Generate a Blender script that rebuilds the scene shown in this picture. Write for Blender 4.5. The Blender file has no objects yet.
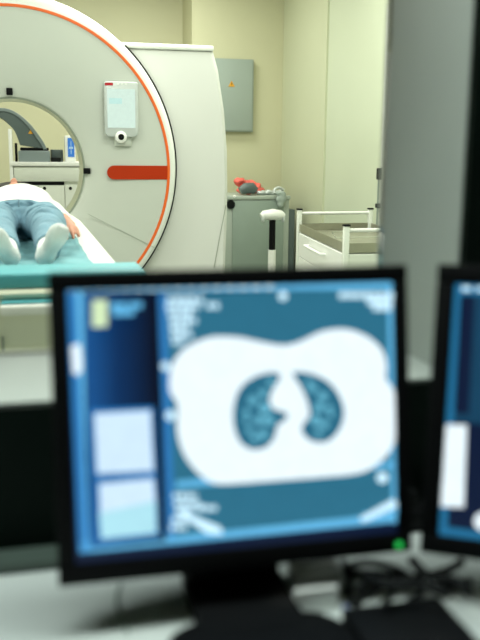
import bpy, bmesh, math, random
from mathutils import Vector, Matrix, noise
random.seed(7)
S = bpy.context.scene
COL = S.collection
PI = math.pi
R = math.radians

# ------------------------------------------------------------------ camera, world, lights, exposure
F_PX, HOR, H0, YAW, ROLL = 860.0, 151.0, 1.2, R(14.2), R(0.53)
PITCH = math.atan((320 - HOR) / F_PX)
FW = Vector((math.sin(YAW) * math.cos(PITCH), math.cos(YAW) * math.cos(PITCH), -math.sin(PITCH)))
RT0 = Vector((math.cos(YAW), -math.sin(YAW), 0))
UP0 = RT0.cross(FW)
RT = RT0 * math.cos(ROLL) + UP0 * math.sin(ROLL)
UP = UP0 * math.cos(ROLL) - RT0 * math.sin(ROLL)
EYE = Vector((0, 0, H0))
cam_d = bpy.data.cameras.new('camera')
cam = bpy.data.objects.new('camera', cam_d)
COL.objects.link(cam)
M = Matrix((RT, UP, -FW)).transposed().to_4x4()
M.translation = EYE
cam.matrix_world = M
cam_d.sensor_fit = 'VERTICAL'
cam_d.sensor_height = 36
cam_d.sensor_width = 27
cam_d.lens = 36 * F_PX / 640
cam_d.clip_start = 0.05
cam_d.dof.use_dof = True
cam_d.dof.focus_distance = 4.9
cam_d.dof.aperture_fstop = cam_d.lens / 17.0
S.camera = cam

W = bpy.data.worlds.new('world')
S.world = W
W.use_nodes = True
W.node_tree.nodes['Background'].inputs[0].default_value = (0.75, 0.85, 0.8, 1)
W.node_tree.nodes['Background'].inputs[1].default_value = 0.05

S.view_settings.view_transform = 'Standard'
S.view_settings.look = 'None'
S.view_settings.gamma = 1
S.view_settings.exposure = -0.05
S.view_settings.use_curve_mapping = False
S.cycles.max_bounces = 8
S.cycles.transparent_max_bounces = 12
S.cycles.use_denoising = True
S.cycles.caustics_reflective = False
S.cycles.caustics_refractive = False


def area(name, loc, sx, sy, power, col):
    d = bpy.data.lights.new(name, 'AREA')
    d.shape = 'RECTANGLE'
    d.size, d.size_y = sx, sy
    d.energy = power
    d.color = col
    o = bpy.data.objects.new(name, d)
    o.location = loc
    COL.objects.link(o)
    return o


LC = (1.0, 0.985, 0.93)
for (x, y, p) in ((-1.0, 2.05, 22), (0.5, 2.05, 26), (-1.3, 3.3, 34), (1.0, 3.3, 34), (-1.3, 5.0, 32), (1.2, 4.9, 38), (0.9, 6.7, 34), (-1.4, 6.7, 14)):  # the two nearest the window are added to light desk and couch end
    area('ceiling_or_added_lamp', (x, y, 2.74), 1.1, 0.55, p, LC)

area('control_room_fill', (-0.1, 0.88, 2.74), 2.8, 0.4, 50, (0.88, 1.0, 0.95))  # unseen area light, added and widened to brighten desk and window reveal


# ------------------------------------------------------------------ helpers
def ray(px, py):
    return FW + RT * ((px - 240) / F_PX) + UP * ((320 - py) / F_PX)


def at(px, py, Y):
    d = ray(px, py)
    return EYE + d * (Y / d.y)


def az(px, py, Z):
    d = ray(px, py)
    return EYE + d * ((Z - H0) / d.z)


def mat(name, col, rough=0.5, metal=0.0, var=0.04, scale=8.0, bump=0.0, bscale=60.0, spec=0.5, coat=0.0, emit=None, es=1.0):
    m = bpy.data.materials.new(name)
    m.use_nodes = True
    nt = m.node_tree
    b = nt.nodes['Principled BSDF']
    b.inputs['Roughness'].default_value = rough
    b.inputs['Metallic'].default_value = metal
    b.inputs['Specular IOR Level'].default_value = spec
    b.inputs['Coat Weight'].default_value = coat
    tc = nt.nodes.new('ShaderNodeTexCoord')
    n = nt.nodes.new('ShaderNodeTexNoise')
    n.inputs['Scale'].default_value = scale
    n.inputs['Detail'].default_value = 3
    nt.links.new(tc.outputs['Object'], n.inputs['Vector'])
    r = nt.nodes.new('ShaderNodeValToRGB')
    r.color_ramp.elements[0].position = 0.3
    r.color_ramp.elements[1].position = 0.7
    r.color_ramp.elements[0].color = tuple(max(0, c * (1 - var)) for c in col) + (1,)
    r.color_ramp.elements[1].color = tuple(min(1, c * (1 + var)) for c in col) + (1,)
    nt.links.new(n.outputs['Fac'], r.inputs['Fac'])
    nt.links.new(r.outputs['Color'], b.inputs['Base Color'])
    if bump:
        n2 = nt.nodes.new('ShaderNodeTexNoise')
        n2.inputs['Scale'].default_value = bscale
        n2.inputs['Detail'].default_value = 4
        nt.links.new(tc.outputs['Object'], n2.inputs['Vector'])
        bp = nt.nodes.new('ShaderNodeBump')
        bp.inputs['Strength'].default_value = bump
        bp.inputs['Distance'].default_value = 0.01
        nt.links.new(n2.outputs['Fac'], bp.inputs['Height'])
        nt.links.new(bp.outputs['Normal'], b.inputs['Normal'])
    if emit:
        b.inputs['Emission Color'].default_value = emit + (1,)
        b.inputs['Emission Strength'].default_value = es
    return m


def srgb(r, g, b):
    f = lambda c: (c / 255 / 12.92) if c <= 10 else ((c / 255 + 0.055) / 1.055) ** 2.4
    return (f(r), f(g), f(b))


def glow(name, rgb, s=1.0):
    m = bpy.data.materials.new(name)
    m.use_nodes = True
    nt = m.node_tree
    b = nt.nodes['Principled BSDF']
    b.inputs['Base Color'].default_value = (0.01, 0.01, 0.012, 1)
    b.inputs['Roughness'].default_value = 0.35
    n = nt.nodes.new('ShaderNodeTexNoise')
    tc = nt.nodes.new('ShaderNodeTexCoord')
    n.inputs['Scale'].default_value = 60
    nt.links.new(tc.outputs['Object'], n.inputs['Vector'])
    mr = nt.nodes.new('ShaderNodeMapRange')
    mr.inputs['To Min'].default_value = s * 0.93
    mr.inputs['To Max'].default_value = s * 1.07
    nt.links.new(n.outputs['Fac'], mr.inputs['Value'])
    b.inputs['Emission Color'].default_value = srgb(*rgb) + (1,)
    nt.links.new(mr.outputs['Result'], b.inputs['Emission Strength'])
    return m


V3 = Vector


class MB:
    """collects shapes, builds ONE mesh object"""

    def __init__(s):
        s.bm = bmesh.new()
        s.mi = 0

    def _f(s, vs):
        try:
            f = s.bm.faces.new(vs)
            f.material_index = s.mi
            return f
        except ValueError:
            return None

    def box(s, a, b, bev=0.0, rot=None, seg=2):
        a, b = Vector(a), Vector(b)
        lo = Vector([min(a[i], b[i]) for i in range(3)])
        hi = Vector([max(a[i], b[i]) for i in range(3)])
        t = bmesh.new()
        bmesh.ops.create_cube(t, size=1)
        for v in t.verts:
            v.co = Vector([lo[i] + (v.co[i] + 0.5) * (hi[i] - lo[i]) for i in range(3)])
        if bev:
            bmesh.ops.bevel(t, geom=t.edges[:], offset=min(bev, min(hi - lo) * 0.45), segments=seg, profile=0.5, affect='EDGES')
        s.merge(t, rot)
        return s

    def merge(s, t, rot=None):
        mp = {}
        for v in t.verts:
            mp[v] = s.bm.verts.new((rot @ v.co) if rot else v.co)
        for f in t.faces:
            s._f([mp[v] for v in f.verts])
        t.free()

    def rings(s, rings, close=True, cap=True):
        rv = [[s.bm.verts.new(p) for p in r] for r in rings]
        n = len(rv[0])
        for i in range(len(rv) - 1):
            for j in range(n if close else n - 1):
                k = (j + 1) % n
                s._f([rv[i][j], rv[i][k], rv[i + 1][k], rv[i + 1][j]])
        if cap:
            s._f(rv[0][::-1])
            s._f(rv[-1])
        return rv

    def tube(s, pts, r, n=10, cap=True):
        pts = [Vector(p) for p in pts]
        rr = r if isinstance(r, (list, tuple)) else [r] * len(pts)
        rings = []
        prev = None
        for i, p in enumerate(pts):
            d = (pts[min(i + 1, len(pts) - 1)] - pts[max(i - 1, 0)]).normalized()
            if prev is None:
                a = d.cross(Vector((0, 0, 1)))
                if a.length < 0.1:
                    a = d.cross(Vector((1, 0, 0)))
            else:
                a = prev - d * prev.dot(d)
            a.normalize()
            prev = a
            b = d.cross(a)
            rings.append([p + (a * math.cos(2 * PI * k / n) + b * math.sin(2 * PI * k / n)) * rr[i] for k in range(n)])
        s.rings(rings, cap=cap)
        return s

    def ell(s, pts, n=20, side=Vector((1, 0, 0))):
        """loft of ellipses: pts = [(centre, halfwidth, halfheight)], width along `side`"""
        cs = [Vector(p[0]) for p in pts]
        rings = []
        for i, (c, w, h) in enumerate(pts):
            d = (cs[min(i + 1, len(cs) - 1)] - cs[max(i - 1, 0)]).normalized()
            a = (side - d * side.dot(d)).normalized()
            b = a.cross(d)
            rings.append([cs[i] + a * math.cos(2 * PI * k / n) * w + b * math.sin(2 * PI * k / n) * h for k in range(n)])
        s.rings(rings)
        return s

    def ball(s, c, rx, ry=None, rz=None, n=20, rot=None):
        t = bmesh.new()
        bmesh.ops.create_uvsphere(t, u_segments=n, v_segments=n // 2 + 2, radius=1)
        for v in t.verts:
            v.co = Vector((v.co.x * rx, v.co.y * (ry or rx), v.co.z * (rz or rx)))
            if rot:
                v.co = rot @ v.co
            v.co += Vector(c)
        s.merge(t)
        return s

    def lathe_y(s, c, prof, n=96, a0=0.0, a1=2 * PI, closed_prof=False):
        """prof = [(radius, y)] around a Y axis through c (x,z)"""
        full = abs(a1 - a0 - 2 * PI) < 1e-6
        m = n if full else n + 1
        rg = []
        for (r, y) in prof:
            rg.append([s.bm.verts.new((c[0] + r * math.cos(a0 + (a1 - a0) * k / n), y, c[1] + r * math.sin(a0 + (a1 - a0) * k / n))) for k in range(m)])
        L = len(rg)
        for i in range(L if closed_prof else L - 1):
            i2 = (i + 1) % L
            for k in range(n):
                k2 = (k + 1) % m
                s._f([rg[i][k], rg[i][k2], rg[i2][k2], rg[i2][k]])
        if not full and closed_prof:
            s._f([rg[i][0] for i in range(L)])
            s._f([rg[i][-1] for i in range(L)][::-1])
        return s

    def lathe(s, c, prof, n=32):
        """prof=[(r,z)] around Z axis at c"""
        c = Vector(c)
        rings = [[c + Vector((r * math.cos(2 * PI * k / n), r * math.sin(2 * PI * k / n), z)) for k in range(n)] for r, z in prof]
        s.rings(rings)
        return s

    def prism(s, poly, ext):
        """poly = list of 3D points, extruded by vector ext"""
        ext = Vector(ext)
        a = [s.bm.verts.new(p) for p in poly]
        b = [s.bm.verts.new(Vector(p) + ext) for p in poly]
        s._f(a)
        s._f(b[::-1])
        n = len(poly)
        for i in range(n):
            j = (i + 1) % n
            s._f([a[i], b[i], b[j], a[j]])
        return s

    def build(s, name, mats, parent=None, smooth=True, angle=40, kind=None, label=None, bevel=0.0):
        bm = s.bm
        bmesh.ops.recalc_face_normals(bm, faces=bm.faces[:])
        if smooth:
            for f in bm.faces:
                f.smooth = True
            for e in bm.edges:
                if len(e.link_faces) == 2 and e.calc_face_angle(0) > R(angle):
                    e.smooth = False
        me = bpy.data.meshes.new(name)
        bm.to_mesh(me)
        bm.free()
        for m in (mats if isinstance(mats, (list, tuple)) else [mats]):
            me.materials.append(m)
        o = bpy.data.objects.new(name, me)
        COL.objects.link(o)
        if parent:
            o.parent = parent
            o.matrix_parent_inverse = parent_matrix(parent).inverted()
        if kind:
            o['kind'] = kind
        if label:
            o['label'] = label
        if bevel:
            md = o.modifiers.new('bevel', 'BEVEL')
            md.width = bevel
            md.segments = 2
            md.limit_method = 'ANGLE'
        return o


def parent_matrix(o):
    m = Matrix.LocRotScale(o.location, o.rotation_euler, o.scale)
    if o.parent:
        m = parent_matrix(o.parent) @ o.matrix_parent_inverse @ m
    return m


def thing(name, label, cat, loc=(0, 0, 0), group=None):
    o = bpy.data.objects.new(name, None)
    o.empty_display_size = 0.1
    o.location = loc
    COL.objects.link(o)
    return tag(o, label, cat, group)


def tag(o, label, cat, group=None):
    o['label'] = label
    o['category'] = cat
    if group:
        o['group'] = group
    return o


def copy_tree(o, parent=None):
    c = o.copy()
    COL.objects.link(c)
    if parent:
        c.parent = parent
    for ch in list(o.children):
        copy_tree(ch, c)
    return c


def spline(pts, n=8, closed=False):
    """Catmull-Rom through points"""
    P = [Vector(p) for p in pts]
    out = []
    N = len(P)
    for i in range(N if closed else N - 1):
        p0 = P[(i - 1) % N] if closed or i > 0 else P[0]
        p1, p2 = P[i], P[(i + 1) % N]
        p3 = P[(i + 2) % N] if closed or i + 2 < N else P[-1]
        for k in range(n):
            t = k / n
            out.append(0.5 * ((2 * p1) + (p2 - p0) * t + (2 * p0 - 5 * p1 + 4 * p2 - p3) * t * t + (3 * p1 - p0 - 3 * p2 + p3) * t ** 3))
    if not closed:
        out.append(P[-1])
    return out


def organic(mb, name, m, voxel, smooth_it=4, parent=None, label=None, disp=None):
    """fuse overlapping lofts into one continuous surface (voxel remesh, relaxed)"""
    o = mb.build('tmp_' + name, m, None)
    md = o.modifiers.new('r', 'REMESH')
    md.mode = 'VOXEL'
    md.voxel_size = voxel
    md.use_smooth_shade = True
    md2 = o.modifiers.new('s', 'SMOOTH')
    md2.iterations = smooth_it
    md2.factor = 0.5
    dg = bpy.context.evaluated_depsgraph_get()
    dg.update()
    me = bpy.data.meshes.new_from_object(o.evaluated_get(dg))
    me.name = name
    bpy.data.objects.remove(o)
    if disp:
        me.update()
        nrm = [v.normal.copy() for v in me.vertices]
        for v, nn in zip(me.vertices, nrm):
            v.co = v.co + nn * disp(v.co, nn)
    me.materials.clear()
    me.materials.append(m)
    for p in me.polygons:
        p.use_smooth = True
    q = bpy.data.objects.new(name, me)
    COL.objects.link(q)
    if parent:
        q.parent = parent
        q.matrix_parent_inverse = parent_matrix(parent).inverted()
    if label:
        q['label'] = label
    return q


# ------------------------------------------------------------------ materials
m_wall = mat('wall_paint', (0.60, 0.585, 0.40), 0.6, var=0.02, scale=1.5, bump=0.06, bscale=120)
m_wall_r = mat('side_wall_paint', (0.61, 0.655, 0.51), 0.45, var=0.02, scale=1.5, bump=0.05, bscale=120)
m_wall_c = mat('corner_boxing_paint', (0.60, 0.62, 0.45), 0.5, var=0.02, scale=1.5)
m_front = mat('window_reveal_paint', (0.41, 0.45, 0.42), 0.5, var=0.02, bump=0.05)
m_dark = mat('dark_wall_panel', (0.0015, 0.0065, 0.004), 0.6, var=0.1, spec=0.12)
m_ceil = mat('ceiling_white', (0.75, 0.76, 0.70), 0.8)
m_floor = mat('floor_vinyl', (0.36, 0.39, 0.35), 0.35, var=0.06, scale=14)
m_gface = mat('gantry_grey', (0.55, 0.58, 0.53), 0.38, var=0.012, scale=1.2)
m_gwhite = mat('gantry_white', (0.78, 0.80, 0.76), 0.25, var=0.01, coat=0.3)
m_gbody = mat('gantry_body_white', (0.66, 0.67, 0.64), 0.35, var=0.012, scale=1.0)
m_tunnel = mat('tunnel_ivory', (0.58, 0.60, 0.46), 0.4, var=0.01)
m_ringg = mat('bore_ring_grey', (0.27, 0.31, 0.25), 0.35)
m_orange = mat('orange_trim', (0.80, 0.13, 0.012), 0.35, var=0.03)
m_orange2 = mat('deep_orange_bar', (0.42, 0.028, 0.001), 0.5, var=0.03, spec=0.2)
m_black = mat('black_plastic', (0.0035, 0.004, 0.0045), 0.6, spec=0.12, bump=0.03, bscale=300)
m_black2 = mat('black_rubber', (0.005, 0.006, 0.006), 0.6, spec=0.15)
m_white = mat('white_plastic', (0.84, 0.85, 0.82), 0.35, var=0.015)
m_enamel = mat('white_enamel', (0.74, 0.77, 0.70), 0.3, var=0.015)
m_silver = mat('silver_plastic', (0.56, 0.60, 0.59), 0.3, metal=0.2)
m_steel = mat('stainless_steel', (0.42, 0.41, 0.33), 0.3, metal=0.75, var=0.08)
m_chrome = mat('chrome', (0.7, 0.72, 0.7), 0.15, metal=1.0)
m_beige = mat('couch_beige', (0.70, 0.71, 0.57), 0.4, var=0.02)
m_teal = mat('teal_vinyl', (0.075, 0.35, 0.40), 0.45, var=0.05, bump=0.15, bscale=25)
m_sheet = mat('teal_sheet_cloth', (0.14, 0.33, 0.37), 0.7, var=0.14, scale=9, bump=0.6, bscale=22)
m_denim = mat('light_denim', (0.16, 0.285, 0.365), 0.8, var=0.12, scale=14, bump=0.25, bscale=60)
m_seam = mat('denim_seam', (0.05, 0.11, 0.15), 0.8)
m_shirt = mat('white_knit', (0.74, 0.745, 0.72), 0.75, var=0.02, bump=0.2, bscale=40)
m_sock = mat('white_sock', (0.74, 0.76, 0.76), 0.85, var=0.12, scale=16, bump=0.4, bscale=160)
m_skin = mat('skin', (0.52, 0.24, 0.16), 0.5, var=0.08, scale=20)
m_hair = mat('dark_hair', (0.02, 0.014, 0.01), 0.6, bump=0.4, bscale=200)
m_eqgrey = mat('equipment_grey', (0.25, 0.31, 0.27), 0.4, var=0.03)
m_eqlight = mat('equipment_light_grey', (0.38, 0.43, 0.38), 0.4, var=0.03)
m_pgrey = mat('panel_grey', (0.34, 0.40, 0.37), 0.35, var=0.015)
m_dgrey = mat('phantom_grey', (0.09, 0.12, 0.12), 0.4, var=0.04)
m_lgrey = mat('phantom_edge_grey', (0.19, 0.235, 0.24), 0.35, var=0.04)
m_red = mat('coral_cloth', (0.80, 0.14, 0.11), 0.6, var=0.25, scale=12)
m_yellow = mat('warning_yellow', (0.75, 0.36, 0.02), 0.4)
m_desk = mat('desk_laminate', (0.68, 0.73, 0.70), 0.45, var=0.02)
m_led = glow('green_led', (40, 210, 90), 1.3)
m_bled = glow('blue_led', (40, 90, 190), 0.6)

gl = bpy.data.materials.new('window_glass')
gl.use_nodes = True
nt = gl.node_tree
nt.nodes.clear()
o_ = nt.nodes.new('ShaderNodeOutputMaterial')
mx = nt.nodes.new('ShaderNodeMixShader')
tr = nt.nodes.new('ShaderNodeBsdfTransparent')
gs = nt.nodes.new('ShaderNodeBsdfGlossy')
fr = nt.nodes.new('ShaderNodeFresnel')
tr.inputs[0].default_value = (0.965, 0.99, 0.955, 1)
gs.inputs['Roughness'].default_value = 0.02
fr.inputs[0].default_value = 1.3
nt.links.new(fr.outputs[0], mx.inputs[0])
nt.links.new(tr.outputs[0], mx.inputs[1])
nt.links.new(gs.outputs[0], mx.inputs[2])
nt.links.new(mx.outputs[0], o_.inputs[0])

# ------------------------------------------------------------------ the rooms
XL, XR, YB, ZC, YC = -3.2, 2.31, 7.6, 2.8, -1.3
WY0, WY1, SILL, JX = 1.10, 1.40, 0.877, 0.603
XLC, XRC = -2.0, 2.0


def struct(mb, name, m, **k):
    return mb.build(name, m, None, smooth=False, kind='structure', **k)


struct(MB().box((XL - .1, YC - .1, -0.1), (XR + .1, YB + .6, 0)), 'floor', m_floor)
struct(MB().box((XL - .1, YC - .1, ZC), (XR + .1, YB + .6, ZC + .1)), 'ceiling', m_ceil)
struct(MB().box((XL - .1, YB + .45, 0), (XR + .1, YB + .55, ZC)), 'wall_back', m_wall)
pil = at(192, 20, YB).x
struct(MB().box((pil, YB, 0), (XR, YB + .45, ZC)), 'trim_1', m_wall)
struct(MB().box((XR - .015, 6.46, 0), (XR, YB - .001, ZC)), 'trim_3', m_wall_c)
struct(MB().box((XL - .1, YC, 0), (XL, YB + .45, ZC)), 'wall_left', m_wall)
# right wall with a door opening further forward
struct(MB().box((XR, YC, 0), (XR + .1, YB + .45, ZC)), 'wall_right', m_wall_r)
struct(MB().box((XL, YC - .1, 0), (XR, YC, ZC)), 'wall_rear', m_dark)
# front wall between the two rooms, with the observation window (dark on the control-room side)
WX0, WZ1 = -1.3, 2.05
mb = MB()
for a, b in (((XL, 0), (XR, SILL)), ((XL, WZ1), (XR, ZC)), ((XL, SILL), (WX0, WZ1)), ((JX, SILL), (XR, WZ1))):
    mb.box((a[0], WY0 + .012, a[1]), (b[0], WY1, b[1]))
wf = struct(mb, 'wall_front', m_front)
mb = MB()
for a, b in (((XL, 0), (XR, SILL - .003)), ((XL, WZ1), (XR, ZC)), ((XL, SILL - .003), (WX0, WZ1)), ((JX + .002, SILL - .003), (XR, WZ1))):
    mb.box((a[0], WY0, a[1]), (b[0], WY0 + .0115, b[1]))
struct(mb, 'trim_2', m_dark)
# window
mb = MB()
mb.box((WX0 + .002, 1.380, SILL + .002), (JX - .002, 1.386, WZ1 - .002))
wn = struct(mb, 'window_1', gl)
mb = MB()
fw = 0.0035
for a, b in (((WX0 + .002, SILL + .002), (JX - .002, SILL + fw)), ((WX0 + .002, WZ1 - fw), (JX - .002, WZ1 - .002)),
             ((WX0 + .002, SILL + fw), (WX0 + fw, WZ1 - fw)), ((JX - fw, SILL + fw), (JX - .002, WZ1 - fw))):
    mb.box((a[0], 1.387, a[1]), (b[0], 1.397, b[1]))
mb.build('window_frame', m_front, wn, smooth=False)
# baseboards
struct(MB().box((XL, YB + .43, 0), (pil, YB + .45, .1)).box((pil, YB - .015, 0), (XR - .02, YB, .1)), 'baseboard_back', m_white)
struct(MB().box((XR - .015, WY1, 0), (XR, YB - .02, .1)), 'baseboard_right', m_white)
struct(MB().box((XL + .01, 1.05, 0.669), (XR - .01, WY0 - .002, 0.681)), 'trim_4', mat('strip_grey', (0.06, 0.085, 0.07), 0.5))  # dark grey-green strip along the desk's back edge
# door on the right wall: frame, leaf and hinges; only its far edge shows beside the window reveal
hp = at(380, 173, 5.25)
mb = MB()
mb.box((XR - .02, 5.33, 0), (XR, 5.27, 2.1)).box((XR - .02, 4.2, 0), (XR, 4.26, 2.1)).box((XR - .02, 4.26, 2.04), (XR, 5.27, 2.1))
dr = struct(mb, 'door_1', m_white)
MB().box((XR - .012, 4.27, 0.01), (XR, 5.26, 2.03)).build('door_leaf', m_wall_r, dr, smooth=False)
for (yy, z0, z1) in ((5.33, hp.z - .045, hp.z + .03), (5.33, hp.z - .23, hp.z - .20)):
    MB().box((XR - .045, yy - .03, z0), (XR, yy + .012, z1), bev=.006).build('hinge', m_black2, dr)
MB().tube([(XR - .034, 5.32, hp.z - .42), (XR - .034, 5.32, hp.z + .03)], .006).build('hinge_rod', m_eqgrey, dr)

# ------------------------------------------------------------------ CT scanner
CX, CZ = -0.035, 1.09
ct = thing('ct_scanner', 'large white ring-shaped scanner gantry with orange stripe around a round opening', 'ct scanner', (CX, 5.3, 0))
Y0 = 5.0
prof = [(.388, 5.075), (.392, 5.062), (.41, 5.05), (.44, 5.036), (.50, 5.02), (.58, 5.009), (.68, 5.003), (.80, Y0), (.858, Y0), (.858, 5.05), (.388, 5.10)]
MB().lathe_y((CX, CZ), prof, closed_prof=True, n=128).build('front_cover', m_gface, ct, angle=30)
MB().lathe_y((CX, CZ), [(.858, 4.998), (.8595, 4.996), (.8725, 4.996), (.874, 4.998), (.874, 5.03), (.858, 5.03)], closed_prof=True, n=128).build('orange_stripe', m_orange, ct, label='thin bright orange ring')
EX, EZ = -.058, 1.099      # the outer shell is slightly eccentric to the face
mb = MB()
rr_ = [(CX, CZ, .874, 5.03), (CX, CZ, .874, 5.0)] + [(CX + (EX - CX) * t, CZ + (EZ - CZ) * t, r_, y) for r_, y, t in ((.893, 5.0, .3), (.912, 5.006, .6), (.926, 5.018, .8), (.936, 5.04, 1), (.940, 5.07, 1), (.940, 5.128, 1), (.875, 5.128, 1))]
mb.rings([[V3((cx + r_ * math.cos(2 * PI * k / 128), y, cz + r_ * math.sin(2 * PI * k / 128))) for k in range(128)] for cx, cz, r_, y in rr_], cap=False)
mb.build('outer_rim', m_gwhite, ct, angle=50)
MB().lathe_y((CX, CZ), [(.392, 5.058), (.386, 5.060), (.383, 5.066), (.383, 5.085), (.387, 5.09), (.394, 5.064)], closed_prof=True, n=96).build('bore_ring', m_ringg, ct, label='thin grey ring around the opening')
MB().lathe_y((CX, CZ), [(.386, 5.086), (.384, 5.2), (.384, 5.42), (.40, 5.5), (.46, 5.65), (.49, 5.65), (.43, 5.5), (.41, 5.42), (.405, 5.2), (.40, 5.086)], closed_prof=True, n=96).build('bore_tunnel', m_tunnel, ct)
# rear housing, pierced slab following the traced side profile
side = [at(x, y, 5.15) for x, y in ((213, 51), (218, 70), (224, 110), (227, 150), (227.5, 190), (226.5, 230), (225, 268))]
half = [(p.x - CX, p.z) for p in side] + [(side[-1].x - CX - .05, .12)]
ZT = half[0][1]
outl = [Vector((CX + h, 0, z)) for h, z in half]
outl = [Vector((p.x, 0, p.z)) for p in outl] + [Vector((2 * CX - p.x, 0, p.z)) for p in outl[::-1]]
cen = Vector((CX, 0, CZ))


def hit(th):
    d = Vector((math.cos(th), 0, math.sin(th)))
    best = 9
    for i in range(len(outl)):
        a, b = outl[i] - cen, outl[(i + 1) % len(outl)] - cen
        e = b - a
        den = d.x * e.z - d.z * e.x
        if abs(den) < 1e-9:
            continue
        t = (a.x * e.z - a.z * e.x) / den
        u = (a.x * d.z - a.z * d.x) / den
        if t > 0 and -1e-6 <= u <= 1 + 1e-6:
            best = min(best, t)
    return best


angs = [2 * PI * k / 160 for k in range(160)] + [math.atan2(p.z - CZ, p.x - CX) % (2 * PI) for p in outl]
angs = sorted(set(round(a, 5) for a in angs))
mb = MB()


def ring_at(y, f):
    return [Vector((CX + math.cos(a) * f(a), y, CZ + math.sin(a) * f(a))) for a in angs]


rs = [ring_at(5.13, lambda a: .50), ring_at(5.135, lambda a: hit(a) - .02), ring_at(5.155, hit), ring_at(5.6, hit), ring_at(5.66, lambda a: hit(a) - .06), ring_at(5.66, lambda a: .50), ring_at(5.13, lambda a: .50)]
mb.rings(rs, cap=False)
mb.build('rear_housing', m_gbody, ct, angle=30)
MB().box((CX - half[0][0] - .006, 5.125, ZT - .004), (CX + half[0][0] + .002, 5.6, ZT + .028), bev=.01).build('top_cover', m_gwhite, ct)
for a0, a1 in ((-R(58), R(46)), (R(134), R(238))):  # black arcs stand in for the shaded gap between rim and housing
    MB().lathe_y((EX, EZ), [(.938, 5.112), (.957, 5.112), (.957, 5.134), (.938, 5.134)], n=60, a0=a0, a1=a1, closed_prof=True).build('seam_shadow', m_black2, ct, label='thin black arc for the shaded gap')
MB().box((CX - 1.0, 5.16, 0.0), (CX + 1.0, 5.62, .14), bev=.02).build('base_plinth', m_gbody, ct)
# hair-line panel joints
p0, p1 = at(88, 214, 4.9985), at(159, 250, 4.9985)
MB().tube([p0, p1], .0015, n=6).build('panel_joint', m_ringg, ct)
p0, p1 = at(222, 225, 5.1325), at(214, 268, 5.1325)
MB().tube([at(226, 205, 5.131), p0, p1], .002, n=6).build('panel_joint', m_ringg, ct)
# deep orange bar with rounded end
b0, b1 = at(107, 165.5, 4.997), at(168, 179.5, 4.997)
zc, hh = (b0.z + b1.z) / 2, (b0.z - b1.z) / 2
poly = [Vector((b0.x + hh + hh * math.cos(PI / 2 + PI * k / 12), 4.9965, zc + hh * math.sin(PI / 2 + PI * k / 12))) for k in range(13)]
xe = CX + .866
poly += [Vector((xe, 4.9965, zc - hh)), Vector((xe, 4.9965, zc + hh))]
MB().prism(poly, (0, .006, 0)).build('orange_bar', m_orange2, ct, label='wide deep orange bar')
# laser windows
for (px, py, w, h) in ((9.5, 91.5, .017, .019), (87, 171, .019, .016)):
    p = at(px, py, 5.038)
    MB().box((p.x - w, 5.03, p.z - h), (p.x + w, 5.06, p.z + h), bev=.004).build('laser_window', m_black, ct)
# control tablet on the gantry
a, b = at(103.8, 81, 4.97), at(138.5, 143, 4.97)
zl = at(120, 137, 4.97).z
mb = MB()
pol = []
for cx_, cz_, r_, a0 in ((b.x, a.z, .013, 0), (a.x, a.z, .013, 90), (a.x, zl, .032, 180), (b.x, zl, .032, 270)):
    sx_ = -1 if cx_ == b.x else 1
    sz_ = -1 if cz_ == a.z else 1
    for k in range(7):
        t_ = R(a0 + 15 * k)
        pol.append((cx_ + sx_ * r_ + r_ * math.cos(t_), cz_ + sz_ * r_ + r_ * math.sin(t_)))
ctr = ((a.x + b.x) / 2, (a.z + zl) / 2)
mb.rings([[V3((ctr[0] + (x - ctr[0]) * f, y, ctr[1] + (z - ctr[1]) * f)) for x, z in pol] for y, f in ((4.990, 1), (4.968, 1), (4.963, .985), (4.962, .96))])
cp = mb.build('control_panel', m_silver, ct)
mid = (a.x + b.x) / 2
MB().box((mid - .04, 4.985, b.z - .02), (mid + .06, 5.006, a.z - .03), bev=.01).build('mount', m_gface, cp)
m_tab = glow('tablet_screen_glow', (226, 246, 238), 1.0)
s0, s1 = at(107, 88.5, 4.96), at(135.5, 128, 4.96)
scr = MB().box((s0.x, 4.9605, s1.z), (s1.x, 4.964, s0.z)).build('display', [m_tab], cp, smooth=False)
m_tabc = glow('tablet_cyan_patch', (205, 243, 240), 1.0)
q0, q1 = at(109, 98, 4.96), at(122, 104, 4.96)
MB().box((q0.x, 4.9598, q1.z), (q1.x, 4.9604, q0.z), bev=.0).build('display_patch', m_tabc, scr, smooth=False)
r0, r1 = at(104.8, 82.5, 4.96), at(113, 85.5, 4.96)
MB().box((r0.x, 4.9605, r1.z), (r1.x, 4.9625, r0.z)).build('red_badge', mat('badge_red', (0.45, 0.01, 0.02), 0.4), cp, smooth=False)
k = at(121.2, 137, 4.955)
MB().lathe_y((k.x, k.z), [(.001, 4.952), (.022, 4.952), (.031, 4.957), (.034, 4.965), (.034, 4.988), (.001, 4.989)], n=32).build('dial', m_white, cp)
MB().lathe_y((k.x, k.z), [(.001, 4.944), (.014, 4.945), (.017, 4.951), (.001, 4.953)], n=32).build('dial_cap', m_black, cp)
mb = MB()
for i in range(3):
    q = at(118 + 4 * i, 84, 4.9615)
    mb.box((q.x - .006, 4.9608, q.z - .003), (q.x + .006, 4.9625, q.z + .003))
mb.build('indicator', m_white, cp)

# ------------------------------------------------------------------ patient table
TX = -0.035
TZ = 0.85
tb = thing('patient_table', 'long white scanner couch with beige end cover running into the round opening', 'patient table', (TX, 3.6, 0))
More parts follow.
